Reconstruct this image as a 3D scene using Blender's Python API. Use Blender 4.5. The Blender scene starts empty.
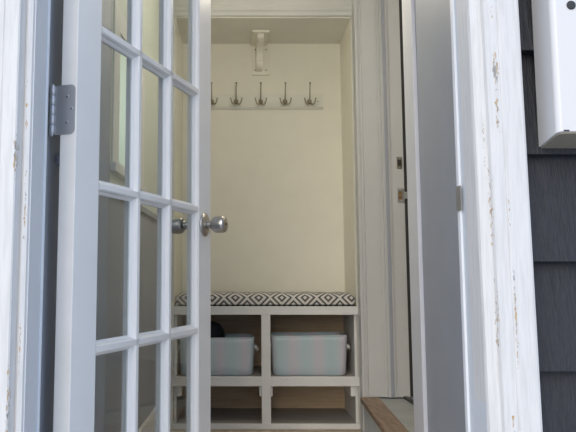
import bpy, bmesh, math, random
from mathutils import Vector, Matrix
random.seed(7)
sc = bpy.context.scene
C = sc.collection
PI = math.pi

# ------------------------------------------------------------------ materials
def mat(name, col, rough=.6, metal=0., spec=.5):
    m = bpy.data.materials.new(name); m.use_nodes = True
    b = m.node_tree.nodes['Principled BSDF']
    b.inputs['Base Color'].default_value = (*col, 1)
    b.inputs['Roughness'].default_value = rough
    b.inputs['Metallic'].default_value = metal
    b.inputs['Specular IOR Level'].default_value = spec
    return m

class NT:
    """small helper to wire shader nodes"""
    def __init__(s, m):
        s.t = m.node_tree; s.b = s.t.nodes['Principled BSDF']
    def n(s, typ, **kw):
        x = s.t.nodes.new(typ)
        for k, v in kw.items(): setattr(x, k, v)
        return x
    def l(s, a, b): s.t.links.new(a, b)
    def math(s, op, a, b=None, c=None, clamp=False):
        x = s.n('ShaderNodeMath', operation=op); x.use_clamp = clamp
        for i, v in enumerate((a, b, c)):
            if v is None: continue
            if isinstance(v, (int, float)): x.inputs[i].default_value = v
            else: s.l(v, x.inputs[i])
        return x.outputs[0]
    def pos(s, scale=(1, 1, 1), loc=(0, 0, 0), geo=False):
        if geo: o = s.n('ShaderNodeNewGeometry').outputs['Position']
        else: o = s.n('ShaderNodeTexCoord').outputs['Object']
        mp = s.n('ShaderNodeMapping'); mp.inputs['Scale'].default_value = scale
        mp.inputs['Location'].default_value = loc
        s.l(o, mp.inputs[0]); return mp.outputs[0]
    def noise(s, vec, scale, detail=4, rough=.55):
        x = s.n('ShaderNodeTexNoise'); x.inputs['Scale'].default_value = scale
        x.inputs['Detail'].default_value = detail; x.inputs['Roughness'].default_value = rough
        s.l(vec, x.inputs['Vector']); return x.outputs['Fac']
    def ramp(s, fac, stops, interp='LINEAR'):
        x = s.n('ShaderNodeValToRGB'); cr = x.color_ramp; cr.interpolation = interp
        while len(cr.elements) < len(stops): cr.elements.new(.5)
        for e, (p, c) in zip(cr.elements, stops):
            e.position = p; e.color = (*c, 1) if len(c) == 3 else c
        s.l(fac, x.inputs[0]); return x.outputs[0]
    def mix(s, fac, a, b):
        x = s.n('ShaderNodeMix', data_type='RGBA')
        for i, v in ((0, fac), (6, a), (7, b)):
            if isinstance(v, (int, float)): x.inputs[i].default_value = v
            elif isinstance(v, tuple): x.inputs[i].default_value = (*v, 1)
            else: s.l(v, x.inputs[i])
        return x.outputs[2]
    def bump(s, h, strength=.3, dist=.002):
        x = s.n('ShaderNodeBump'); x.inputs['Strength'].default_value = strength
        x.inputs['Distance'].default_value = dist
        s.l(h, x.inputs['Height']); s.l(x.outputs[0], s.b.inputs['Normal'])
    def color(s, c): s.l(c, s.b.inputs['Base Color'])

def painted(name, col, rough=.5, var=.05, bump=.15, scale=9., spec=.4):
    m = mat(name, col, rough, spec=spec); t = NT(m)
    p = t.pos(geo=True)
    f = t.noise(p, scale, 5)
    lo = tuple(c * (1 - var) for c in col); hi = tuple(min(1, c * (1 + var)) for c in col)
    t.color(t.ramp(f, [(.3, lo), (.7, hi)]))
    t.bump(t.noise(p, 160, 3), bump, .0008)
    return m

def peeling(name, col, side):
    """weathered white exterior paint with brush grain and flaked spots"""
    m = mat(name, col, .55, spec=.35); t = NT(m)
    pg = t.pos((1, 1, .06), geo=True)
    grain = t.noise(pg, 190, 5, .6)
    fine = t.noise(t.pos((1, 1, .35), geo=True), 320, 4, .6)
    base = t.mix(t.math('MULTIPLY', t.ramp(grain, [(.36, (1, 1, 1)), (.58, (0, 0, 0))]), .55), col, tuple(c * .80 for c in col))
    # flaked patches: each has its own spot (x, z), half width and half height
    sx = t.n('ShaderNodeSeparateXYZ'); t.l(t.pos(geo=True), sx.inputs[0])
    def tent(sock, c0, w):
        return t.math('SUBTRACT', 1., t.math('DIVIDE', t.math('ABSOLUTE', t.math('SUBTRACT', sock, c0)), w), clamp=True)
    thr = None
    for x0, z0, wx, wz, amt in side:
        g = t.math('MULTIPLY', t.math('MULTIPLY', t.math('POWER', tent(sx.outputs[0], x0, wx), .6), t.math('POWER', tent(sx.outputs[2], z0, wz), .5)), amt)
        thr = g if thr is None else t.math('MAXIMUM', thr, g)
    chip = t.ramp(t.math('ADD', fine, thr), [(.735, (0, 0, 0)), (.755, (1, 1, 1))])
    wood = t.ramp(t.noise(t.pos((1, 1, .2), geo=True), 120, 3), [(.35, (.30, .29, .29)), (.45, (.46, .36, .25)), (.6, (.52, .34, .16))])
    t.color(t.mix(chip, base, wood))
    h = t.math('SUBTRACT', t.math('MULTIPLY', grain, .5), chip)
    t.bump(h, .45, .0012)
    return m

def woodm(name, c0, c1, axis=(1, 12, 12), scale=6., rough=.55, gap=None):
    m = mat(name, c0, rough); t = NT(m)
    f = t.noise(t.pos(axis, geo=True), scale, 6, .6)
    t.color(t.ramp(f, [(.3, c0), (.7, c1)]))
    t.bump(f, .25, .001)
    return m

M = {}
W_EXT = (.72, .70, .675)
M['ext_right'] = peeling('peeling white paint right', W_EXT, [(.492, 1.085, .007, .045, .36), (.492, 1.015, .005, .05, .30), (.490, 1.19, .003, .05, .24), (.476, .84, .0035, .09, .29), (.478, .64, .003, .10, .27), (.5085, .655, .003, .10, .33), (.505, .83, .0025, .05, .24), (.470, .95, .002, .06, .26), (.496, .46, .004, .05, .26)])
M['ext_left'] = peeling('peeling white paint left', W_EXT, [(-.3515, .93, .005, .05, .30), (-.336, .84, .003, .09, .27), (-.338, 1.02, .003, .05, .26), (-.3515, .50, .004, .09, .28), (-.338, .60, .0025, .06, .24)])
M['ext_head'] = peeling('peeling white paint head', W_EXT, [(5, 0, .01, .01, .1)])
M['jamb'] = painted('white jamb paint', (.66, .68, .71), .45, .03, .25)
M['door_white'] = painted('white door paint', (.84, .83, .815), .38, .02, .12)
M['door_edge_lit'] = painted('door edge warm light tint', (.78, .755, .72), .5, .04, .3)  # warm light on the hinge edge, put into its colour
M['cream'] = painted('cream wall paint', (.86, .83, .725), .62, .02, .2)
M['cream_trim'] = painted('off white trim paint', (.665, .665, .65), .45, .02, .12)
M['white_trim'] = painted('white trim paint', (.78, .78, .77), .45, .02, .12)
M['soffit'] = painted('grey green soffit paint', (.80, .785, .71), .6, .02, .15)
M['gray_wall'] = painted('grey wall paint', (.325, .345, .395), .55, .03, .2)
M['board'] = painted('board paint', (.79, .785, .70), .5, .02, .15)
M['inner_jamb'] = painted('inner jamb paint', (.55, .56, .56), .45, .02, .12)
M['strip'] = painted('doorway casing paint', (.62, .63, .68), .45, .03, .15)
M['sage'] = painted('pale sage wall paint', (.66, .71, .64), .5, .03, .2)
M['riser'] = painted('grey riser paint', (.52, .56, .59), .5, .05, .25)
M['gray_floor'] = painted('grey floor paint', (.33, .35, .345), .45, .10, .3)
M['ceiling'] = painted('ceiling paint', (.80, .78, .72), .7, .02, .2)
M['bench_paint'] = painted('bench off white paint', (.70, .70, .69), .45, .04, .25)
M['hall'] = painted('hall wall paint', (.70, .67, .60), .6, .02, .2)
M['nosing'] = woodm('worn oak nosing', (.13, .085, .058), (.34, .235, .16), (22, 2.2, 14), 5, .5)
M['plywood'] = woodm('bare plywood', (.46, .33, .20), (.58, .45, .30), (1.2, 10, 14), 5, .6)
M['cubby_floor'] = woodm('grey cubby board', (.30, .28, .26), (.40, .37, .34), (1.2, 10, 10), 5, .6)
M['steel'] = mat('brushed nickel', (.52, .50, .47), .28, 1.)
M['steel_dark'] = mat('dark recess', (.03, .03, .03), .5)
M['hinge'] = mat('satin steel', (.50, .50, .51), .42, 1.)
t = NT(M['hinge']); t.bump(t.noise(t.pos((1, 1, .1), geo=True), 300, 3), .1, .0005)
M['bronze'] = mat('antique pewter', (.40, .36, .28), .33, 1.)
M['brass'] = mat('worn brass', (.52, .33, .14), .38, 1.)
M['black'] = mat('black knit', (.012, .012, .014), .9)
t = NT(M['black']); t.bump(t.noise(t.pos(geo=True), 400, 2), .5, .002)
M['box_white'] = mat('white enamel', (.73, .71, .69), .30)
M['box_beige'] = mat('beige underside', (.36, .31, .235), .5)
M['lamp'] = mat('added hall lamp glow', (.9, .88, .8), .5)  # shade of the added hall light
b = M['lamp'].node_tree.nodes['Principled BSDF']
b.inputs['Emission Color'].default_value = (1, .85, .6, 1); b.inputs['Emission Strength'].default_value = 3.
M['globe'] = mat('added pendant glow', (.9, .88, .8), .5)  # globe of the added pendant, strong enough to fill the mudroom
b = M['globe'].node_tree.nodes['Principled BSDF']
b.inputs['Emission Color'].default_value = (1, .91, .74, 1); b.inputs['Emission Strength'].default_value = 80.
M['concrete'] = painted('pale concrete', (.42, .42, .41), .85, .1, .5, 4.)
M['weather'] = painted('pale weatherstrip', (.80, .81, .83), .4, .02, .1)

# floor: narrow weathered boards running across the doorway
m = mat('weathered floorboards', (.40, .31, .23), .6); t = NT(m); M['floor'] = m
f = t.noise(t.pos((1.2, 12, 1), geo=True), 7, 6, .6)
s = t.n('ShaderNodeSeparateXYZ'); t.l(t.pos(geo=True), s.inputs[0])
warp = t.math('MULTIPLY', t.math('SUBTRACT', t.noise(t.pos((1, 1, 1), geo=True), 6, 3), .5), .03)
fr = t.math('FRACT', t.math('DIVIDE', t.math('ADD', s.outputs[1], warp), .057))
gap = t.math('LESS_THAN', fr, .08)
t.color(t.mix(gap, t.ramp(f, [(.3, (.40, .33, .26)), (.7, (.62, .53, .43))]), (.09, .07, .055)))
t.bump(t.math('SUBTRACT', f, gap), .4, .002)

# striated dark grey shingles
m = mat('dark grey shingle', (.030, .031, .037), .62, spec=.35); t = NT(m); M['shingle'] = m
p = t.pos((1, 1, .03), geo=True)
g = t.noise(p, 170, 3, .6)
v = t.noise(t.pos(geo=True), 5, 3)
t.color(t.mix(v, t.ramp(g, [(.3, (.015, .0155, .020)), (.7, (.036, .037, .044))]), (.036, .037, .044)))
t.bump(g, 1., .006)

# geometric cushion fabric: nested diamonds between crossing chevrons
m = mat('diamond print canvas', (.6, .6, .58), .85); t = NT(m); M['fabric'] = m
s = t.n('ShaderNodeSeparateXYZ'); t.l(t.pos(geo=True), s.inputs[0])
u = t.math('SUBTRACT', t.math('PINGPONG', t.math('SUBTRACT', s.outputs[0], .1975 - 1.1), .055), 0.)
w = t.math('PINGPONG', t.math('SUBTRACT', t.math('ADD', s.outputs[1], s.outputs[2]), 3.31 + .612 - .6), .05)
d = t.math('ADD', u, w)
ring = t.math('FRACT', t.math('DIVIDE', t.math('SUBTRACT', d, .010), .0275))
k = t.math('LESS_THAN', ring, .46)
wv = t.noise(t.pos(geo=True), 700, 2)
t.color(t.mix(k, t.mix(wv, (.62, .60, .56), (.72, .70, .66)), t.mix(wv, (.085, .082, .082), (.13, .125, .12))))
t.bump(wv, .4, .001)

# pale blue basket fabric with soft vertical stripes
def basket_mat(name, x0):
    m = mat(name, (.42, .50, .52), .8); t = NT(m)
    s = t.n('ShaderNodeSeparateXYZ'); t.l(t.pos(), s.inputs[0])
    a = t.math('SINE', t.math('MULTIPLY_ADD', s.outputs[0], 2 * PI / .118, x0))
    f1 = t.ramp(t.math('MULTIPLY_ADD', a, .5, .5), [(.0, (.43, .545, .585)), (.55, (.47, .55, .595)), (1., (.55, .53, .595))])
    fine = t.math('SINE', t.math('MULTIPLY', s.outputs[0], 2 * PI / .013))
    t.color(t.mix(t.math('MULTIPLY_ADD', fine, .12, .12), f1, (.55, .59, .63)))
    t.bump(t.noise(t.pos(), 420, 2), .4, .001)
    return m

def glass_mat(name, tint, boost=1.):
    m = bpy.data.materials.new(name); m.use_nodes = True
    nt = m.node_tree; nt.nodes.clear()
    o = nt.nodes.new('ShaderNodeOutputMaterial'); mx = nt.nodes.new('ShaderNodeMixShader')
    tr = nt.nodes.new('ShaderNodeBsdfTransparent'); gl = nt.nodes.new('ShaderNodeBsdfGlossy')
    fr = nt.nodes.new('ShaderNodeFresnel'); ge = nt.nodes.new('ShaderNodeNewGeometry')
    # the Fresnel node inverts the index on back faces: give it 1/1.5 there so both faces reflect alike
    io = nt.nodes.new('ShaderNodeMath'); io.operation = 'MULTIPLY_ADD'; io.inputs[1].default_value = 1 / 1.5 - 1.5; io.inputs[2].default_value = 1.5
    nt.links.new(ge.outputs['Backfacing'], io.inputs[0]); nt.links.new(io.outputs[0], fr.inputs[0])
    tr.inputs[0].default_value = (*tint, 1); gl.inputs['Roughness'].default_value = 0.0
    nt.links.new(fr.outputs[0], mx.inputs[0]); nt.links.new(tr.outputs[0], mx.inputs[1])
    nt.links.new(gl.outputs[0], mx.inputs[2]); nt.links.new(mx.outputs[0], o.inputs[0])
    return m
M['glass'] = glass_mat('door glass', (.93, .95, .94))
m = mat('pale green obscured glass', (.9, .95, .9), .25); M['mint_glass'] = m
nt = m.node_tree; tl = nt.nodes.new('ShaderNodeBsdfTranslucent'); tl.inputs[0].default_value = (.97, .97, .80, 1)
mx = nt.nodes.new('ShaderNodeMixShader'); mx.inputs[0].default_value = .92
nt.links.new(nt.nodes['Principled BSDF'].outputs[0], mx.inputs[1]); nt.links.new(tl.outputs[0], mx.inputs[2])
nt.links.new(mx.outputs[0], nt.nodes['Material Output'].inputs[0])

# ------------------------------------------------------------------ mesh helpers
class MB:
    def __init__(s): s.bm = bmesh.new(); s.mats = []
    def mi(s, m):
        if m not in s.mats: s.mats.append(m)
        return s.mats.index(m)
    def prism(s, poly, a0, a1, axis='z', m=None):
        """closed polygon (2-D) extruded along an axis"""
        def P(p, a):
            return {'z': (p[0], p[1], a), 'x': (a, p[0], p[1]), 'y': (p[0], a, p[1])}[axis]
        v0 = [s.bm.verts.new(P(p, a0)) for p in poly]; v1 = [s.bm.verts.new(P(p, a1)) for p in poly]
        n = len(poly); fs = [s.bm.faces.new(v0), s.bm.faces.new(v1)]
        for i in range(n): fs.append(s.bm.faces.new((v0[i], v0[(i + 1) % n], v1[(i + 1) % n], v1[i])))
        if m is not None:
            for f in fs: f.material_index = s.mi(m)
        return fs
    def box(s, x0, x1, y0, y1, z0, z1, m=None):
        return s.prism([(x0, y0), (x1, y0), (x1, y1), (x0, y1)], z0, z1, 'z', m)
    def tube(s, pts, rad, seg=10, cap=True, m=None):
        pts = [Vector(p) for p in pts]
        if isinstance(rad, (int, float)): rad = [rad] * len(pts)
        rings = []; prev = None
        for i, p in enumerate(pts):
            d = (pts[min(i + 1, len(pts) - 1)] - pts[max(i - 1, 0)]).normalized()
            if prev is None: a = d.orthogonal().normalized()
            else: a = (prev - d * prev.dot(d)).normalized()
            prev = a; b2 = d.cross(a)
            rings.append([s.bm.verts.new(p + rad[i] * (a * math.cos(2 * PI * k / seg) + b2 * math.sin(2 * PI * k / seg))) for k in range(seg)])
        for r0, r1 in zip(rings, rings[1:]):
            for k in range(seg):
                f = s.bm.faces.new((r0[k], r0[(k + 1) % seg], r1[(k + 1) % seg], r1[k])); f.smooth = True
                if m is not None: f.material_index = s.mi(m)
        if cap: s.bm.faces.new(rings[0]); s.bm.faces.new(rings[-1])
    def lathe(s, prof, org=(0, 0, 0), axis=(0, 0, 1), seg=28, m=None):
        """prof = (distance along axis, radius)"""
        ax = Vector(axis).normalized(); a = ax.orthogonal().normalized(); b2 = ax.cross(a); o = Vector(org)
        rings = []
        for h, r in prof:
            r = max(r, 1e-5)
            rings.append([s.bm.verts.new(o + ax * h + r * (a * math.cos(2 * PI * k / seg) + b2 * math.sin(2 * PI * k / seg))) for k in range(seg)])
        for r0, r1 in zip(rings, rings[1:]):
            for k in range(seg):
                f = s.bm.faces.new((r0[k], r0[(k + 1) % seg], r1[(k + 1) % seg], r1[k])); f.smooth = True
                if m is not None: f.material_index = s.mi(m)
        s.bm.faces.new(rings[0]); s.bm.faces.new(rings[-1])
    def ball(s, c, r, m=None):
        s.lathe([(r * math.sin(t), r * math.cos(t)) for t in [(-.5 + i / 10) * PI for i in range(11)]], c, (0, 0, 1), 16, m)
    def build(s, name, m=None, parent=None, bevel=0, loc=(0, 0, 0), segs=2):
        bmesh.ops.recalc_face_normals(s.bm, faces=s.bm.faces)
        me = bpy.data.meshes.new(name); s.bm.to_mesh(me); s.bm.free()
        o = bpy.data.objects.new(name, me); C.objects.link(o)
        if s.mats:
            for q in s.mats: me.materials.append(q)
        else: me.materials.append(m)
        o.location = loc
        if parent: o.parent = parent
        if bevel:
            b = o.modifiers.new('bevel', 'BEVEL'); b.width = bevel; b.segments = segs; b.limit_method = 'ANGLE'; b.angle_limit = math.radians(40)
        return o

def tag(o, label, cat, group=None):
    o['label'] = label; o['category'] = cat
    if group: o['group'] = group
    return o
def empty(name, loc, rz=0):
    o = bpy.data.objects.new(name, None); C.objects.link(o); o.location = loc; o.rotation_euler = (0, 0, rz)
    o.empty_display_size = .05
    return o
def struct(o): o['kind'] = 'structure'; return o

# ------------------------------------------------------------------ the shell
XL = lambda D: -.405 + .053 * D          # left wall plane
XC = lambda D: .4685 + .0596 * D         # right doorway casing face
XW = lambda D: .4800 + .0596 * D         # right wall plane
H_CEIL = 2.32
STEP = .178
JF, JN = 3.20, 2.135                     # far and near jamb of the right-hand doorway
HEAD = 2.22
FZ = .021                                # top of the floorboards

mb = MB(); mb.box(-.6, .9, 1.20, 3.80, -.12, FZ); struct(mb.build('floor', M['floor']))
mb = MB(); mb.box(-.7, 2.6, 1.26, 3.80, H_CEIL, H_CEIL + .15); struct(mb.build('ceiling', M['ceiling']))

# left wall: grey below the rail, grey near the door, cream beyond; a small window through it
WD0, WD1, WZ0, WZ1 = 2.03, 2.42, 1.045, 1.46
mb = MB()
def lw(d0, d1, z0, z1, m): mb.prism([(XL(d0), d0), (XL(d1), d1), (XL(d1) - .11, d1), (XL(d0) - .11, d0)], z0, z1, 'z', m)
lw(1.335, 3.30, 0, .955, M['gray_wall'])
lw(1.335, 1.93, .955, H_CEIL, M['gray_wall'])
lw(1.93, WD0, .955, H_CEIL, M['sage']); lw(WD1, 3.30, .955, H_CEIL, M['sage'])
lw(WD0, WD1, .955, WZ0, M['sage']); lw(WD0, WD1, WZ1, H_CEIL, M['sage'])
struct(mb.build('wall_left'))
mb = MB()
mb.prism([(XL(1.36) + .012, 1.36), (XL(3.28) + .012, 3.28), (XL(3.28), 3.28), (XL(1.36), 1.36)], .0, .195)
struct(mb.build('baseboard_left', M['white_trim'], bevel=.003))
mb = MB()
mb.prism([(XL(1.40) + .010, 1.40), (XL(3.28) + .010, 3.28), (XL(3.28), 3.28), (XL(1.40), 1.40)], .950, .972)
struct(mb.build('trim_1', M['gray_wall'], bevel=.002))
# window in the left wall
win = empty('window_1', (XL(WD0), WD0, WZ0)); win['kind'] = 'structure'
rz = -math.atan(.053)
win.rotation_euler = (0, 0, rz)          # local y runs along the wall
L, Hh = (WD1 - WD0) * 1.0014, WZ1 - WZ0
mb = MB()
mb.box(0, .005, -.085, 0, -.03, Hh + .07); mb.box(0, .005, L, L + .085, -.03, Hh + .07)
mb.box(0, .005, 0, L, Hh, Hh + .07)
mb.box(-.040, 0, 0, .018, 0, Hh); mb.box(-.040, 0, L - .018, L, 0, Hh)
mb.box(-.040, 0, .018, L - .018, 0, .018); mb.box(-.040, 0, .018, L - .018, Hh - .018, Hh)
mb.build('window_frame', M['white_trim'], win, .002)
mb = MB(); mb.box(-.11, .016, -.095, L + .095, -.025, 0); mb.build('window_sill', M['white_trim'], win, .003)
mb = MB(); mb.box(-.006, -.002, .012, L - .012, .012, Hh - .012); mb.build('window_pane', M['mint_glass'], win)

# right wall with the raised doorway into the house
mb = MB()
RX = .905
mb.prism([(XW(1.335), 1.335), (RX, 1.335), (RX, JN - .02), (XW(JN - .02), JN - .02)], 0, H_CEIL)
mb.prism([(XW(JN - .02), JN - .02), (RX, JN - .02), (RX, JF + .02), (XW(JF + .02), JF + .02)], HEAD + .02, H_CEIL)
mb.prism([(XW(JF + .02), JF + .02), (RX, JF + .02), (RX, 3.30), (XW(3.30), 3.30)], 0, H_CEIL)
struct(mb.build('wall_right', M['gray_wall']))
# casing strips of that doorway, on the mudroom side
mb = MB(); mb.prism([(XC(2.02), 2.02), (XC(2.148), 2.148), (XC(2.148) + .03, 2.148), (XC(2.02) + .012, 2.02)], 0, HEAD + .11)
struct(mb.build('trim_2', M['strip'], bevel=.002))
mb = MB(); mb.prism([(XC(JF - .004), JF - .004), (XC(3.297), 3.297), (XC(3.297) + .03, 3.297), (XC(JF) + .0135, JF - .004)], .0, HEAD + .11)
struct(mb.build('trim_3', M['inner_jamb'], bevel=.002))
mb = MB(); mb.prism([(XC(2.148), 2.148), (XC(JF - .004), JF - .004), (XC(JF - .004) + .012, JF - .004), (XC(2.148) + .012, 2.148)], HEAD, HEAD + .11)
struct(mb.build('trim_4', M['cream_trim'], bevel=.002))
# jambs: far one faces the camera, with stop and rabbet
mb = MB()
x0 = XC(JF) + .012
mb.box(x0, .876, JF, JF + .022, STEP, HEAD, M['inner_jamb']); mb.box(.876, .905, JF + .012, JF + .022, STEP, HEAD, M['steel_dark'])  # black strip stands in for the shaded gap past the jamb
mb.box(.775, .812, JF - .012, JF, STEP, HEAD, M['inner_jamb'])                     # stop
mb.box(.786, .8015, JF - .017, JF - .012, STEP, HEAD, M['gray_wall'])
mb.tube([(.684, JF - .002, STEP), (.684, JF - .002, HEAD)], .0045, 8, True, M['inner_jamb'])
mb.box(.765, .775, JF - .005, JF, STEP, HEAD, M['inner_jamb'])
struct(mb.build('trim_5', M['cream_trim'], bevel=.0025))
mb = MB()
mb.box(XC(JN) + .012, .905, JN - .022, JN, STEP, HEAD); mb.box(.765, .80, JN, JN + .012, STEP, HEAD)
struct(mb.build('trim_6', M['cream_trim'], bevel=.002))
mb = MB()
mb.prism([(XC(JN) + .012, JN), (.905, JN), (.905, JF), (XC(JF) + .012, JF)], HEAD, HEAD + .02)
struct(mb.build('trim_7', M['cream_trim']))
# raised floor, riser and oak nosing
mb = MB()
fs = mb.prism([(.585, 2.145), (.905, 2.145), (.905, JF), (.663, JF)], 0, STEP - .006, m=M['gray_floor'])
for f in fs:
    if abs(f.calc_center_median().x - .624) < .003: f.material_index = mb.mi(M['riser'])
mb.box(.845, .862, 2.145, JF, STEP - .006, STEP + .004, M['steel_dark'])
struct(mb.build('trim_8'))
mb = MB()
mb.prism([(.563, 2.15), (.650, 2.15), (.733, 3.198), (.648, 3.198)], STEP - .022, STEP + .002)
struct(mb.build('trim_9', M['nosing'], bevel=.006, segs=3))

# niche at the end: back wall, cheeks, soffit and header
NX0, NX1, NZ = -.2028, .6604, 1.994
sk = lambda x, D: x + .042 * (D - 3.30)
mb = MB(); mb.box(-.7, 2.6, 3.68, 3.80, 0, H_CEIL); struct(mb.build('wall_back', M['cream']))
mb = MB()
mb.prism([(XL(3.30) - .11, 3.30), (NX0, 3.30), (sk(NX0, 3.68), 3.68), (XL(3.30) - .11, 3.68)], 0, H_CEIL)
struct(mb.build('wall_niche_left', M['cream']))
mb = MB()
mb.prism([(NX1, 3.30), (RX, 3.30), (RX, 3.68), (sk(NX1, 3.68), 3.68)], 0, H_CEIL)
struct(mb.build('wall_niche_right', M['cream']))
mb = MB(); mb.prism([(NX0, 3.30), (NX1, 3.30), (sk(NX1, 3.68), 3.68), (sk(NX0, 3.68), 3.68)], NZ, H_CEIL)
struct(mb.build('wall_niche_top', M['soffit']))
mb = MB()
zz = NZ + .006
prof = [(3.30, zz), (3.284, zz), (3.284, zz + .018), (3.276, zz + .028), (3.276, zz + .044), (3.284, zz + .052), (3.284, zz + .13), (3.30, zz + .13)]
mb.prism(prof, XL(3.30), .668, 'x')
struct(mb.build('trim_10', M['cream_trim'], bevel=.0015))
mb = MB()
mb.box(NX1 + .001, XC(3.297), 3.289, 3.30, .60, zz)
struct(mb.build('trim_11', M['cream_trim'], bevel=.0015))
mb = MB()
mb.box(XL(3.30), NX0 - .001, 3.289, 3.30, .60, zz)
struct(mb.build('trim_12', M['cream_trim'], bevel=.0015))

# house side behind the doorway
mb = MB(); mb.box(.905, 2.6, 1.26, 3.68, STEP - .1, STEP - .004); struct(mb.build('floor_hall', M['nosing']))
mb = MB(); mb.box(2.5, 2.6, 1.335, 3.68, STEP, H_CEIL); struct(mb.build('wall_hall', M['hall']))

# front wall with shingles, opening and the outer frame
EY = 1.262
mb = MB()
zt = 3.0
for (a, c) in ((-2.2, -.345), (.48, 2.6)):
    mb.box(a, c, EY, 1.335, -.62, zt, M['gray_wall'])
mb.box(-.345, .48, EY, 1.335, 2.075, zt, M['gray_wall']); mb.box(-.345, .48, EY, 1.335, -.62, -.03, M['gray_wall'])
rows = [-.61 + .1935 * i for i in range(19)]
off = .9412 - rows[8]
rows = [r + off for r in rows]
for i, z in enumerate(rows):
    for (a, c) in ((-2.2, -.425), (.528, 2.6)):
        x = a
        first = True
        while x < c - .001:
            wd = random.uniform(.16, .34)
            if first and a > 0: wd = .34 + .1 * (i % 3)
            first = False
            x1 = min(c, x + wd)
            if c - x1 < .06: x1 = c
            dz = random.uniform(-.0012, .0012)
            mb.prism([(EY - .001, z + .20), (EY - .027, z + dz), (EY - .0005, z + dz)], x + .0012, x1 - .0012, 'x', M['shingle'])
            x = x1
    z2 = z
    if z > 2.17:
        mb.prism([(EY - .001, z + .20), (EY - .027, z), (EY - .0005, z)], -.425, .5475, 'x', M['shingle'])
struct(mb.build('wall_front'))

# outer casing (brick mould) and jambs
def mould(sgn, edge):
    e = lambda d: edge + sgn * d
    return [(e(0), 1.262), (e(0), 1.209), (e(.002), 1.204), (e(.010), 1.2005), (e(.0118), 1.2075), (e(.0145), 1.207), (e(.0205), 1.188),
            (e(.023), 1.186), (e(.046), 1.187), (e(.048), 1.1885), (e(.050), 1.187), (e(.0800), 1.189), (e(.0825), 1.1915), (e(.0825), 1.262)]
mb = MB(); mb.prism(mould(-1, -.330), -.06, 2.14); struct(mb.build('trim_13', M['ext_left']))
rp = [(.4585, 1.262), (.4585, 1.2085), (.4605, 1.203), (.4745, 1.1965), (.4775, 1.1960), (.4800, 1.1885), (.4825, 1.1865), (.5020, 1.187),
      (.5035, 1.1885), (.5055, 1.187), (.5400, 1.189), (.5442, 1.1915), (.5442, 1.262)]
mb = MB(); mb.prism([(x, y) for x, y in rp], -.76, 1.44)
o = struct(mb.build('trim_14', M['ext_right'])); o.location = (0, 0, .70); lean = math.radians(.5)
for v in o.data.vertices: v.co.x -= math.tan(lean) * v.co.z      # the old board stands a little out of plumb
mb = MB(); mb.prism([(d, 2.06 + (x + .330) * -1) for x, d in mould(-1, -.330)], -.330, .4617, 'x'); struct(mb.build('trim_15', M['ext_head']))
mb = MB()
mb.prism([(-.3285, 1.209), (-.3285, 1.302), (-.3445, 1.302), (-.3445, 1.3345), (-.3449, 1.3345), (-.3449, 1.262), (-.3299, 1.262), (-.3299, 1.209)], 0, 2.06, m=M['jamb'])
mb.box(-.3285, -.3255, 1.2955, 1.302, 0, 2.06, M['weather'])
struct(mb.build('trim_16'))
mb = MB()
mb.prism([(.4602, 1.209), (.4602, 1.302), (.4762, 1.302), (.4762, 1.3345), (.4799, 1.3345), (.4799, 1.262), (.4616, 1.262), (.4616, 1.209)], 0, 2.06, m=M['jamb'])
mb.box(.4560, .4602, 1.290, 1.302, 0, 2.06, M['weather'])
struct(mb.build('trim_17'))
mb = MB(); mb.box(-.3445, .4799, 1.262, 1.3345, 2.06, 2.075, M['jamb']); struct(mb.build('trim_18'))
mb = MB(); mb.prism([(1.17, -.03), (1.17, -.005), (1.262, .012), (1.34, .012), (1.34, -.03)], -.330, .4617, 'x'); struct(mb.build('trim_19', M['gray_floor'], bevel=.003))
mb = MB(); mb.box(-8, 8, -9, 1.262, -.75, -.62); struct(mb.build('ground', M['concrete']))

# ------------------------------------------------------------------ French door
u = Vector((.359, .933, 0)).normalized()
ang = math.atan2(u.y, u.x)
door = empty('french_door', (-.2750, 1.3230, 0), ang); door['kind'] = 'thing'
tag(door, 'white fifteen-pane glazed door with round steel knob, swung open inward', 'door')
DW, DT, DZ0, DZ1 = .716, .036, .014, 2.03
SW = .089                                 # stile flat width
G0, G1 = SW + .011, DW - SW - .011        # visible glass
ZB, ZT = .243, 1.905
BARS = [.5745, .9065, 1.2405, 1.573]
BX = [G0 + (G1 - G0) / 3 - .002, G0 + 2 * (G1 - G0) / 3 - .002]
def stile_prof(x0, x1, inner):            # plan polygon, moulded on the glass side
    s_ = 1 if inner > 0 else -1
    xi = x1 if s_ > 0 else x0; xo = x0 if s_ > 0 else x1
    return [(xo, 0), (xi, 0), (xi + s_ * .0012, .0020), (xi + s_ * .0040, .0030), (xi + s_ * .0062, .0105), (xi + s_ * .0085, .0115), (xi + s_ * .012, .0155),
            (xi + s_ * .012, DT - .0155), (xi + s_ * .0085, DT - .0115), (xi + s_ * .0062, DT - .0105), (xi + s_ * .0040, DT - .0030), (xi + s_ * .0012, DT - .0020), (xi, DT), (xo, DT)]
mb = MB(); fs = mb.prism(stile_prof(0, SW, 1), DZ0, DZ1, 'z', M['door_white'])
for f in fs:
    if abs(f.calc_center_median().x) < 1e-5: f.material_index = mb.mi(M['door_edge_lit'])
hs = mb.build('hinge_stile', None, door, .0008)
mb = MB(); mb.prism(stile_prof(DW - SW, DW, -1), DZ0, DZ1, 'z'); mb.build('lock_stile', M['door_white'], door, .0008)
def rail_prof(z0, z1, inner):
    return [(y, z) for z, y in stile_prof(z0, z1, inner)]
mb = MB(); mb.prism(rail_prof(DZ0, ZB - .011, 1), SW, DW - SW, 'x'); mb.build('bottom_rail', M['door_white'], door)
mb = MB(); mb.prism(rail_prof(ZT + .011, DZ1, -1), SW, DW - SW, 'x'); mb.build('top_rail', M['door_white'], door)
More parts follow.
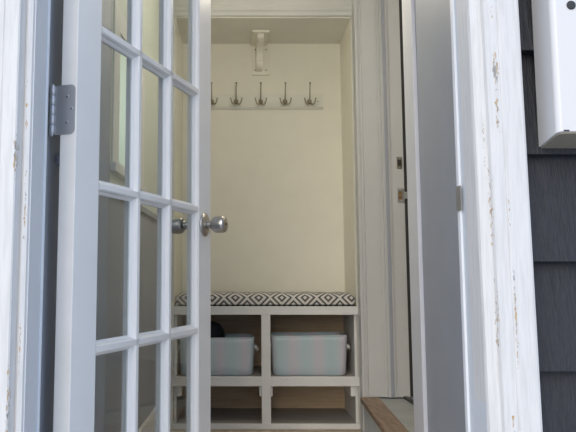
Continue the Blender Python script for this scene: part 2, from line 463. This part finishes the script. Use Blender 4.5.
def munt(c, hw=.0155):
    q = [(hw, .0160), (hw - .0030, .0118), (hw - .0052, .0108), (hw - .0074, .0032), (hw - .0088, .0022), (hw - .0096, .0006)]
    h = [(-x, y) for x, y in q] + [(x, y) for x, y in reversed(q)]
    h2 = [(x, DT - y) for x, y in reversed(h)]
    return [(c + x, y) for x, y in h + h2]
for c in BX:
    mb = MB(); mb.prism(munt(c), ZB - .005, ZT + .005, 'z'); mb.build('vertical_muntin', M['door_white'], door)
for z in BARS:
    mb = MB(); mb.prism([(y, zz_) for zz_, y in munt(z)], G0 - .005, G1 + .005, 'x'); mb.build('horizontal_muntin', M['door_white'], door)
mb = MB(); mb.box(G0 - .006, G1 + .006, DT / 2 - .0015, DT / 2 + .0015, ZB - .006, ZT + .006)
g = mb.build('glazing', M['glass'], door); g['label'] = 'clear glass behind the white bars'

# knob set: exterior (towards -y local) and interior
def knob(sgn, y0, name):
    kx, kz = .6655, .866
    mb = MB(); a = (0, sgn, 0)
    mb.lathe([(0, .0335), (.003, .0335), (.0055, .0315), (.0075, .027), (.009, .020), (.009, .0)], (kx, y0, kz), a)
    r = mb.build('knob_rose', M['steel'], door)
    r['label'] = 'round brushed steel rose'
    mb = MB()
    mb.lathe([(.006, .0125), (.018, .0115), (.024, .0115), (.026, .015), (.0285, .0200), (.032, .0222), (.040, .0236), (.054, .0238), (.060, .0232), (.0635, .0212), (.0650, .0180), (.0655, .012), (.0655, 0)], (kx, y0, kz), a)
    k_ = mb.build(name, M['steel'], r)
    mb = MB(); mb.lathe([(.0655, .0042), (.0662, .0042), (.0662, 0)], (kx, y0, kz), a, 12); mb.build('keyhole', M['steel_dark'], r)
knob(-1, 0., 'door_knob'); knob(1, DT, 'door_knob')
mb = MB(); mb.box(DW, DW + .0015, .006, DT - .006, .84, .90); mb.box(DW, DW + .010, .012, DT - .012, .858, .880); mb.build('latch', M['steel'], door)

# hinges (leaf on the door edge, barrel at the pin)
for zc in (.26, 1.0470, 1.84):
    hh = .0495
    r_, y0, y1 = .010, .0025, DT + .0145
    poly = [(y1, zc - hh), (y0 + r_, zc - hh)]
    poly += [(y0 + r_ - r_ * math.sin(a), zc - hh + r_ - r_ * math.cos(a)) for a in [i * PI / 12 for i in range(1, 7)]]
    poly += [(y0 + r_ - r_ * math.cos(a), zc + hh - r_ + r_ * math.sin(a)) for a in [i * PI / 12 for i in range(0, 7)]]
    poly += [(y1, zc + hh)]
    mb = MB(); mb.prism(poly, -.0022, .0004, 'x')
    lf = mb.build('hinge', M['hinge'], door); lf['label'] = 'satin steel hinge leaf'
    mb = MB()
    px, py = -.0045, DT + .0165
    for k in range(5):
        z0 = zc - hh + k * hh * .4
        mb.lathe([(0, .0053), (.0003, .0056), (hh * .4 - .0004, .0056), (hh * .4 - .0001, .0053)], (px, py, z0), (0, 0, 1), 18)
    mb.ball((px, py, zc + hh + .000), .0040); mb.ball((px, py, zc - hh), .0040)
    mb.build('barrel', M['hinge'], lf)
    for (yy, dz) in ((.0205, .026), (.0105, .001), (.0210, -.026), (.0120, -.043))[:3]:
        mb = MB()
        mb.lathe([(0, .0042), (.0010, .0040), (.0014, .0030), (.0008, .0022), (.0006, 0)], (-.0020, yy, zc + dz), (-1, 0, 0), 14)
        mb.build('screw', M['hinge'], lf)
        mb = MB(); mb.box(-.0034, -.0030, yy - .0021, yy + .0021, zc + dz - .0016, zc + dz + .0004); mb.build('screw_slot', M['steel_dark'], lf)

# ------------------------------------------------------------------ storage bench
bench = tag(empty('storage_bench', (.2288, 3.49, 0)), 'off-white bench with four open cubbies built into the niche', 'bench')
def part(mb, name, m, root, bevel=0., label=None):
    o = mb.build(name, m, None, bevel)
    o.parent = root; o.matrix_parent_inverse = Matrix.Translation(-Vector(root.location))
    if label: o['label'] = label
    return o
BT = .581
BF = 3.296                                # face frame front
bx0, bx1 = -.2262, XC(3.29) - .002
mb = MB(); mb.box(bx0 + .0, bx1, BF - .022, BF - .002, BT - .0385, BT); part(mb, 'top_rail', M['bench_paint'], bench, .0015)
mb = MB(); mb.box(bx0, NX0, BF - .022, BF - .002, FZ, BT - .0385); part(mb, 'stile', M['bench_paint'], bench, .0015)
mb = MB(); mb.box(NX1, bx1, BF - .022, BF - .002, FZ, BT - .0385); part(mb, 'stile', M['bench_paint'], bench, .0015)
mb = MB(); mb.box(.2076, .2500, BF - .022, BF - .002, .0445, BT - .0385); part(mb, 'divider_stile', M['bench_paint'], bench, .0015)
for a, c in ((NX0, .2076), (.2500, NX1)):
    mb = MB(); mb.box(a, c, BF - .022, BF - .002, .2141, .2577); part(mb, 'middle_rail', M['bench_paint'], bench, .0015)
mb = MB(); mb.box(NX0, NX1, BF - .022, BF - .002, FZ, .0445); part(mb, 'bottom_rail', M['bench_paint'], bench, .002)
def slab(x0, x1, d0, d1, z0, z1):
    mb = MB(); mb.prism([(sk(x0, d0), d0), (sk(x1, d0), d0), (sk(x1, d1), d1), (sk(x0, d1), d1)], z0, z1); return mb
part(slab(NX0 + .002, NX1 - .002, BF, 3.674, BT - .019, BT), 'seat_board', M['bench_paint'], bench)
part(slab(NX0 + .002, NX1 - .002, 3.664, 3.674, FZ, BT - .019), 'back_panel', M['plywood'], bench, 0, 'bare brown plywood back')
part(slab(NX0 + .002, NX0 + .014, BF, 3.664, FZ, BT - .019), 'side_panel', M['cream_trim'], bench)
part(slab(NX1 - .014, NX1 - .002, BF, 3.664, FZ, BT - .019), 'side_panel', M['cream_trim'], bench)
part(slab(.2200, .2380, BF, 3.664, FZ, BT - .019), 'divider_panel', M['plywood'], bench)
for a, c in ((NX0 + .014, .2200), (.2380, NX1 - .014)):
    part(slab(a, c, BF, 3.664, .2400, .2577), 'shelf', M['cubby_floor'], bench)
    part(slab(a, c, BF, 3.664, FZ + .001, .0440), 'bottom_board', M['cubby_floor'], bench, 0, 'grey-brown bottom board')
    for x0_, x1_ in ((a, a + .022), (c - .022, c)):
        part(slab(x0_, x1_, BF, 3.60, .165, .2398), 'cleat', M['white_trim'], bench, .002, 'white shelf cleat')

# cushion
def rounded_box(mb, x0, x1, y0, y1, z0, z1, r, n=5, m=None):
    cs = []
    for (cx_, cz_, a0) in ((y1 - r, z1 - r, 0), (y0 + r, z1 - r, 90), (y0 + r, z0 + r, 180), (y1 - r, z0 + r, 270)):
        for i in range(n + 1):
            a = math.radians(a0 + 90 * i / n); cs.append((cx_ + r * math.cos(a), cz_ + r * math.sin(a)))
    fs = mb.prism(cs, x0, x1, 'x', m)
    return fs
cz = BT
cush = None
mb = MB()
nx, prof = 40, []
x0c, x1c, y0c, y1c, z0c, z1c = NX0 + .006, NX1 - .006, 3.300, 3.664, cz, cz + .060
sec = []
r = .020
for (cy_, cz_, a0) in ((y1c - r, z1c - r, 0), (y0c + r, z1c - r, 90), (y0c + r * .6, z0c + r * .6, 180), (y1c - r * .6, z0c + r * .6, 270)):
    rr = r if a0 < 180 else r * .6
    for i in range(6):
        a = math.radians(a0 + 18 * i); sec.append((cy_ + rr * math.cos(a), cz_ + rr * math.sin(a)))
rings = []
for i in range(nx + 1):
    f = i / nx; x = x0c + (x1c - x0c) * f
    e = min(f, 1 - f) * (x1c - x0c)
    k = 1 if e > .018 else .72 + .28 * math.sin(PI / 2 * e / .018)
    wob = .0015 * math.sin(i * 1.7) + .001 * math.sin(i * .63 + 1)
    mid = ((y0c + y1c) / 2, z0c)
    rings.append([mb.bm.verts.new((sk(x, y), mid[0] + (y - mid[0]) * (.97 + .03 * k), z0c + (z - z0c) * k + (wob if z > z0c + .03 else 0))) for y, z in sec])
for r0, r1 in zip(rings, rings[1:]):
    for k in range(len(sec)):
        f = mb.bm.faces.new((r0[k], r0[(k + 1) % len(sec)], r1[(k + 1) % len(sec)], r1[k])); f.smooth = True
mb.bm.faces.new(rings[0]); mb.bm.faces.new(rings[-1])
cush = tag(mb.build('bench_cushion', M['fabric']), 'long grey and white diamond-patterned seat cushion on the bench', 'cushion')
mb = MB(); mb.tube([(x0c + .01, y0c + .004, z0c + .006), (x1c - .01, y0c + .004, z0c + .006)], .004, 8)
o = mb.build('piping', M['black'], cush); o['label'] = 'dark piping along the lower edge'

# baskets
def basket(name, loc, w, dp, h, m, bulge=0.):
    """open fabric bin: outer and inner shells, rounded corners"""
    root = empty(name, loc)
    mb = MB(); seg = 6
    def ring(wx, dy, r, z):
        out = []
        for (sx_, sy_, a0) in ((1, 1, 0), (-1, 1, 90), (-1, -1, 180), (1, -1, 270)):
            for i in range(seg + 1):
                a = math.radians(a0 + 90 * i / seg)
                out.append((sx_ * (wx / 2 - r) + r * math.cos(a), sy_ * (dy / 2 - r) + r * math.sin(a), z))
        return out
    levels = []
    for i in range(9):
        f = i / 8
        k = .955 + .045 * f + bulge * math.sin(PI * f)
        if i == 0: k -= .03
        levels.append(ring(w * k, dp * k, .035, h * (.0 if i == 0 else (.02 if i == 1 else f))))
    levels.append(ring(w * 1.0, dp, .035, h))
    th = .006
    for i in range(5):
        f = 1 - i / 4
        k = .955 + .045 * f + bulge * math.sin(PI * f)
        levels.append(ring(w * k - 2 * th, dp * k - 2 * th, .032, max(.006, h * f)))
    R = [[mb.bm.verts.new((x, y, z + .004 * math.sin(5 * x / w + 1) * (z / h))) for x, y, z in l_] for l_ in levels]
    n = len(R[0])
    for r0, r1 in zip(R, R[1:]):
        for k in range(n):
            f = mb.bm.faces.new((r0[k], r0[(k + 1) % n], r1[(k + 1) % n], r1[k])); f.smooth = True
    mb.bm.faces.new(R[0]); mb.bm.faces.new(R[-1])
    mb.build('basket_body', m, root)
    mb = MB()
    top = [(x, y, z + .004 * math.sin(5 * x / w + 1)) for x, y, z in ring(w - .005, dp - .005, .034, h)]
    mb.tube(top + [top[0]], .0042, 8, False); mb.build('rim', m, root)
    for s_ in (-1, 1):
        mb = MB()
        xh = s_ * (w / 2 * .985)
        mb.tube([(xh, -.045, h * .76), (xh + s_ * .014, -.043, h * .70), (xh + s_ * .018, -.03, h * .66), (xh + s_ * .018, .03, h * .66), (xh + s_ * .014, .043, h * .70), (xh, .045, h * .76)], .0085, 8)
        hd = mb.build('handle', M['white_trim'], root); hd['label'] = 'white side handle'
    return root
SHZ = .2582
b1 = basket('storage_basket', (.4375, 3.408, SHZ), .362, .215, .184, basket_mat('striped blue canvas', -.6))
tag(b1, 'pale blue striped fabric bin in the upper right cubby', 'basket', 'fabric bins in the bench')
b2 = basket('storage_basket', (.000, 3.408, SHZ), .356, .215, .173, basket_mat('striped blue canvas warm', .9), .012)
tag(b2, 'pale blue fabric bin with black knitwear inside, in the upper left cubby', 'basket', 'fabric bins in the bench')
# black knit cap poking out of the left bin
mb = MB()
prof = [(.0, .062), (.02, .066), (.05, .066), (.09, .062), (.14, .060), (.19, .062), (.215, .058), (.235, .048), (.25, .033), (.258, .015), (.260, 0)]
mb.lathe(prof, (0, 0, 0), (0, 0, 1), 24)
cap = mb.build('knit_cap', M['black'], None, 0, (-.036, 3.400, SHZ + .0065)); tag(cap, 'black knit cap bulging out of the left fabric bin', 'cap')
cap.scale = (1.2, 1.1, .93)

# ------------------------------------------------------------------ coat rack
BY = 3.662
rack = tag(empty('coat_rack', (.2355, 3.68, 1.665)), 'cream wall board with a row of pewter double coat hooks', 'coat rack')
mb = MB(); mb.prism([(3.68, 1.6255), (BY + .006, 1.6255), (BY + .006, 1.6290), (BY, 1.6320), (BY, 1.6985), (BY + .006, 1.7015), (BY + .006, 1.7050), (3.68, 1.7050)], -.103, .5745, 'x')
part(mb, 'board', M['board'], rack)
for i in range(5):
    x = -.0285 + .1322 * i
    mb = MB(); z0 = 1.6625
    mb.lathe([(0, .0135), (.003, .0135), (.006, .011), (.010, .0105), (.015, .0120), (.020, .0100), (.0225, .0)], (x, BY, z0), (0, -1, 0), 18)
    hk = part(mb, 'hook', M['bronze'], rack)
    mb = MB()
    mb.tube([(x, BY - .012, z0 + .002), (x, BY - .022, z0 + .02), (x, BY - .030, z0 + .055), (x, BY - .042, z0 + .092)], [.0040, .0034, .0028, .0026], 8)
    mb.lathe([(-.005, .003), (-.002, .0058), (.001, .0060), (.003, .0045), (.0035, 0)], (x, BY - .0425, z0 + .094), (0, -.25, 1), 14)
    up = mb.build('upper_prong', M['bronze'], hk)
    for s_ in (-1, 1):
        mb = MB()
        pts = [(x, BY - .014, z0 - .004), (x + s_ * .007, BY - .022, z0 - .016), (x + s_ * .0145, BY - .030, z0 - .0205), (x + s_ * .0225, BY - .036, z0 - .015), (x + s_ * .0275, BY - .040, z0 - .003), (x + s_ * .0295, BY - .042, z0 + .008)]
        mb.tube(pts, [.0045, .0042, .004, .0036, .0032, .003], 8); mb.ball(pts[-1], .0046)
        mb.build('lower_prong', M['bronze'], hk)
for x in (-.075, .548):
    mb = MB(); mb.lathe([(0, .004), (.001, .0035), (.0012, 0)], (x, BY, 1.665), (0, -1, 0), 12); part(mb, 'screw', M['bronze'], rack)

# shelf bracket under the soffit
br = tag(empty('shelf_bracket', (.2390, 3.68, 1.892)), 'cream scrolled wooden bracket on the wall above the coat hooks', 'bracket')
cxb = .2400
mb = MB(); mb.box(cxb - .047, cxb + .047, 3.668, 3.68, 1.8145, 1.9925); part(mb, 'back_plate', M['cream'], br, .002)
mb = MB(); mb.box(cxb - .0565, cxb + .0325, 3.455, 3.668, 1.9780, 1.9925); part(mb, 'top_plate', M['cream'], br, .003)
mb = MB()
op = [(3.668, 1.9785), (3.475, 1.9785), (3.478, 1.955), (3.50, 1.945), (3.53, 1.942), (3.565, 1.932), (3.59, 1.912), (3.605, 1.888), (3.612, 1.872), (3.606, 1.860), (3.612, 1.848), (3.628, 1.840), (3.645, 1.836), (3.668, 1.834)]
mb.prism(op, cxb - .029, cxb + .005, 'x'); part(mb, 'arm', M['cream'], br, .003)
for dx in (-.036, .022):
    for z in (1.957, 1.8415):
        mb = MB(); mb.lathe([(0, .0045), (.0012, .004), (.0016, 0)], (cxb + dx + .006, 3.668, z), (0, -1, 0), 12); part(mb, 'screw', M['bronze'], br)

# ------------------------------------------------------------------ strike plates
def strike(name, x, z0, z1, hw, m, holes, label):
    root = tag(empty(name, (x, JF, (z0 + z1) / 2)), label, 'strike plate')
    mb = MB(); mb.box(x - hw, x + hw, JF - .0018, JF - .0001, z0, z1); part(mb, 'plate', m, root, .0006)
    for (hx, a, c, w_, hm) in holes:
        mb = MB(); mb.box(x + hx - w_, x + hx + w_, JF - .0026, JF - .0018, a, c); part(mb, 'latch_hole', hm, root)
    for z in (z0 + .006, z1 - .006):
        mb = MB(); mb.lathe([(0, .0036), (.0010, .003), (.0013, 0)], (x, JF - .0018, z), (0, -1, 0), 10); part(mb, 'screw', M['hinge'], root)
    return root
strike('deadbolt_strike', .8555, 1.2235, 1.2795, .013, M['bronze'], [(0, 1.238, 1.266, .0085, M['steel_dark'])],
       'small dark deadbolt plate, higher of two on the cream inner jamb')
r = strike('latch_strike', .8590, 1.0640, 1.1310, .017, M['hinge'], [(-.003, 1.079, 1.096, .009, M['brass']), (-.003, 1.100, 1.117, .009, M['brass'])],
       'steel latch plate with brassy holes, lower of two on the inner jamb')
mb = MB(); mb.prism([(.876, JF - .0018), (.884, JF - .010), (.886, JF - .009), (.878, JF - .0001)], 1.082, 1.114); part(mb, 'lip', M['hinge'], r)
mb = MB(); mb.box(.4545, .4558, 1.278, 1.303, .843, .890)
tag(mb.build('strike_lip', M['hinge']), 'thin dark metal strike lip on the right outer door jamb', 'strike plate')

# ------------------------------------------------------------------ white box on the shingles
ub = tag(empty('utility_box', (.70, 1.235, 1.25)), 'white metal box mounted on the dark shingles right of the door', 'box')
X0, X1, Y0, Y1, Z1 = .5845, .825, 1.163, 1.2355, 1.60
r = .010
def plan(ins):
    p = [(X0 + ins, Y1)]
    for i in range(7):
        a = PI + i * PI / 12; p.append((X0 + ins + r + r * math.cos(a), Y0 + ins + r + r * math.sin(a)))
    for i in range(7):
        a = 1.5 * PI + i * PI / 12; p.append((X1 - ins - r + r * math.cos(a), Y0 + ins + r + r * math.sin(a)))
    p.append((X1 - ins, Y1)); return p
mb = MB()
pl = plan(0)
zb = lambda y: .954 + (Y1 - y) / (Y1 - Y0) * .014
v0 = [mb.bm.verts.new((x, y, zb(y))) for x, y in pl]; v1 = [mb.bm.verts.new((x, y, Z1)) for x, y in pl]
for i in range(len(pl)):
    f = mb.bm.faces.new((v0[i], v0[(i + 1) % len(pl)], v1[(i + 1) % len(pl)], v1[i])); f.smooth = False
mb.bm.faces.new(v1); mb.bm.faces.new(v0)
part(mb, 'cover', M['box_white'], ub)
mb = MB()
pl = plan(.004)
v0 = [mb.bm.verts.new((x, y, zb(y) - .0022)) for x, y in pl]; v1 = [mb.bm.verts.new((x, y, zb(y) + .001)) for x, y in pl]
for i in range(len(pl)): mb.bm.faces.new((v0[i], v0[(i + 1) % len(pl)], v1[(i + 1) % len(pl)], v1[i]))
mb.bm.faces.new(v1); mb.bm.faces.new(v0)
part(mb, 'underside', M['box_beige'], ub, 0, 'beige bottom plate')
mb = MB(); mb.box(.5945, .6040, Y0 - .0008, Y0 + .003, .9680, .9705); part(mb, 'latch', M['steel_dark'], ub, 0, 'small black latch slot')
mb = MB(); mb.lathe([(0, .008), (.0012, .008), (.0016, .006), (.0016, 0)], (.6190, Y0, 1.192), (0, -1, 0), 20); part(mb, 'lock', M['steel_dark'], ub, 0, 'dark round lock')

# ------------------------------------------------------------------ lamps added out of view to brighten the interior
def added_hall_lamp(loc, label, power, col, rad):
    root = tag(empty('added_ceiling_light', loc), label, 'ceiling light')
    mb = MB(); mb.lathe([(0, .075), (-.012, .075), (-.014, .065), (-.014, 0)], (0, 0, 0)); mb.build('lamp_base', M['steel'], root)
    mb = MB(); mb.lathe([(-.014, .062), (-.03, .068), (-.048, .058), (-.058, .036), (-.062, 0)], (0, 0, 0)); mb.build('lamp_shade', M['lamp'], root)
    l = bpy.data.lights.new('fill_bulb', 'POINT'); l.energy = power; l.color = col; l.shadow_soft_size = rad
    o = bpy.data.objects.new('fill_bulb', l); C.objects.link(o); o.parent = root; o.location = (0, 0, -.09)
root = tag(empty('added_pendant_light', (.24, 2.42, H_CEIL)), 'added globe pendant out of view, brightening the mudroom', 'added pendant light')  # unseen pendant, added because daylight left the mudroom too dark
mb = MB(); mb.lathe([(0, .05), (-.015, .05), (-.022, .03), (-.022, 0)], (0, 0, 0)); mb.build('canopy', M['steel'], root)
mb = MB(); mb.tube([(0, 0, -.02), (0, 0, -.40)], .003, 8); mb.build('cord', M['steel_dark'], root)
mb = MB(); mb.lathe([(-.40, .012), (-.405, .022), (-.44, .022), (-.44, 0)], (0, 0, 0)); mb.build('socket', M['steel'], root)
mb = MB(); mb.ball((0, 0, -.485), .055); mb.build('globe', M['globe'], root)
added_hall_lamp((1.75, 2.7, H_CEIL), 'added flush light on the unseen hall ceiling, brightening the interior', 12., (1, .92, .82), .05)  # unseen hall light, added to lift the interior

# daylight: pale sky and a very soft high sun veiled by cloud
w = bpy.data.worlds.new('sky'); sc.world = w; w.use_nodes = True
nt = w.node_tree; bg = nt.nodes['Background']
tc = nt.nodes.new('ShaderNodeTexCoord'); sp = nt.nodes.new('ShaderNodeSeparateXYZ'); cr = nt.nodes.new('ShaderNodeValToRGB')
nt.links.new(tc.outputs['Generated'], sp.inputs[0]); nt.links.new(sp.outputs[2], cr.inputs[0])
cr.color_ramp.elements[0].position = 0.; cr.color_ramp.elements[0].color = (.70, .81, 1., 1)
cr.color_ramp.elements[1].position = 1.; cr.color_ramp.elements[1].color = (.48, .67, 1., 1)
nt.links.new(cr.outputs[0], bg.inputs[0]); bg.inputs[1].default_value = 1.35
sl = bpy.data.lights.new('sun', 'SUN'); sl.energy = 1.75; sl.angle = math.radians(42); sl.color = (1, .88, .72)
so = bpy.data.objects.new('sun', sl); C.objects.link(so)
so.rotation_euler = Vector((.34, .86, -.33)).to_track_quat('-Z', 'Y').to_euler()

# ------------------------------------------------------------------ camera
cd = bpy.data.cameras.new('camera'); cam = bpy.data.objects.new('camera', cd); C.objects.link(cam)
cd.sensor_width = 36; cd.lens = 690 / 576 * 36
cd.shift_x = (288 - 217) / 576; cd.shift_y = -(216 - 203) / 576
cd.clip_start = .02
cam.location = (0, 0, .72); cam.rotation_euler = (math.radians(90 + 6.1), 0, 0)
sc.camera = cam
sc.view_settings.view_transform = 'Standard'; sc.view_settings.look = 'None'
sc.view_settings.exposure = 0.; sc.view_settings.gamma = 1.; sc.view_settings.use_curve_mapping = False
sc.cycles.use_denoising = True
sc.cycles.max_bounces = 10; sc.cycles.transparent_max_bounces = 16
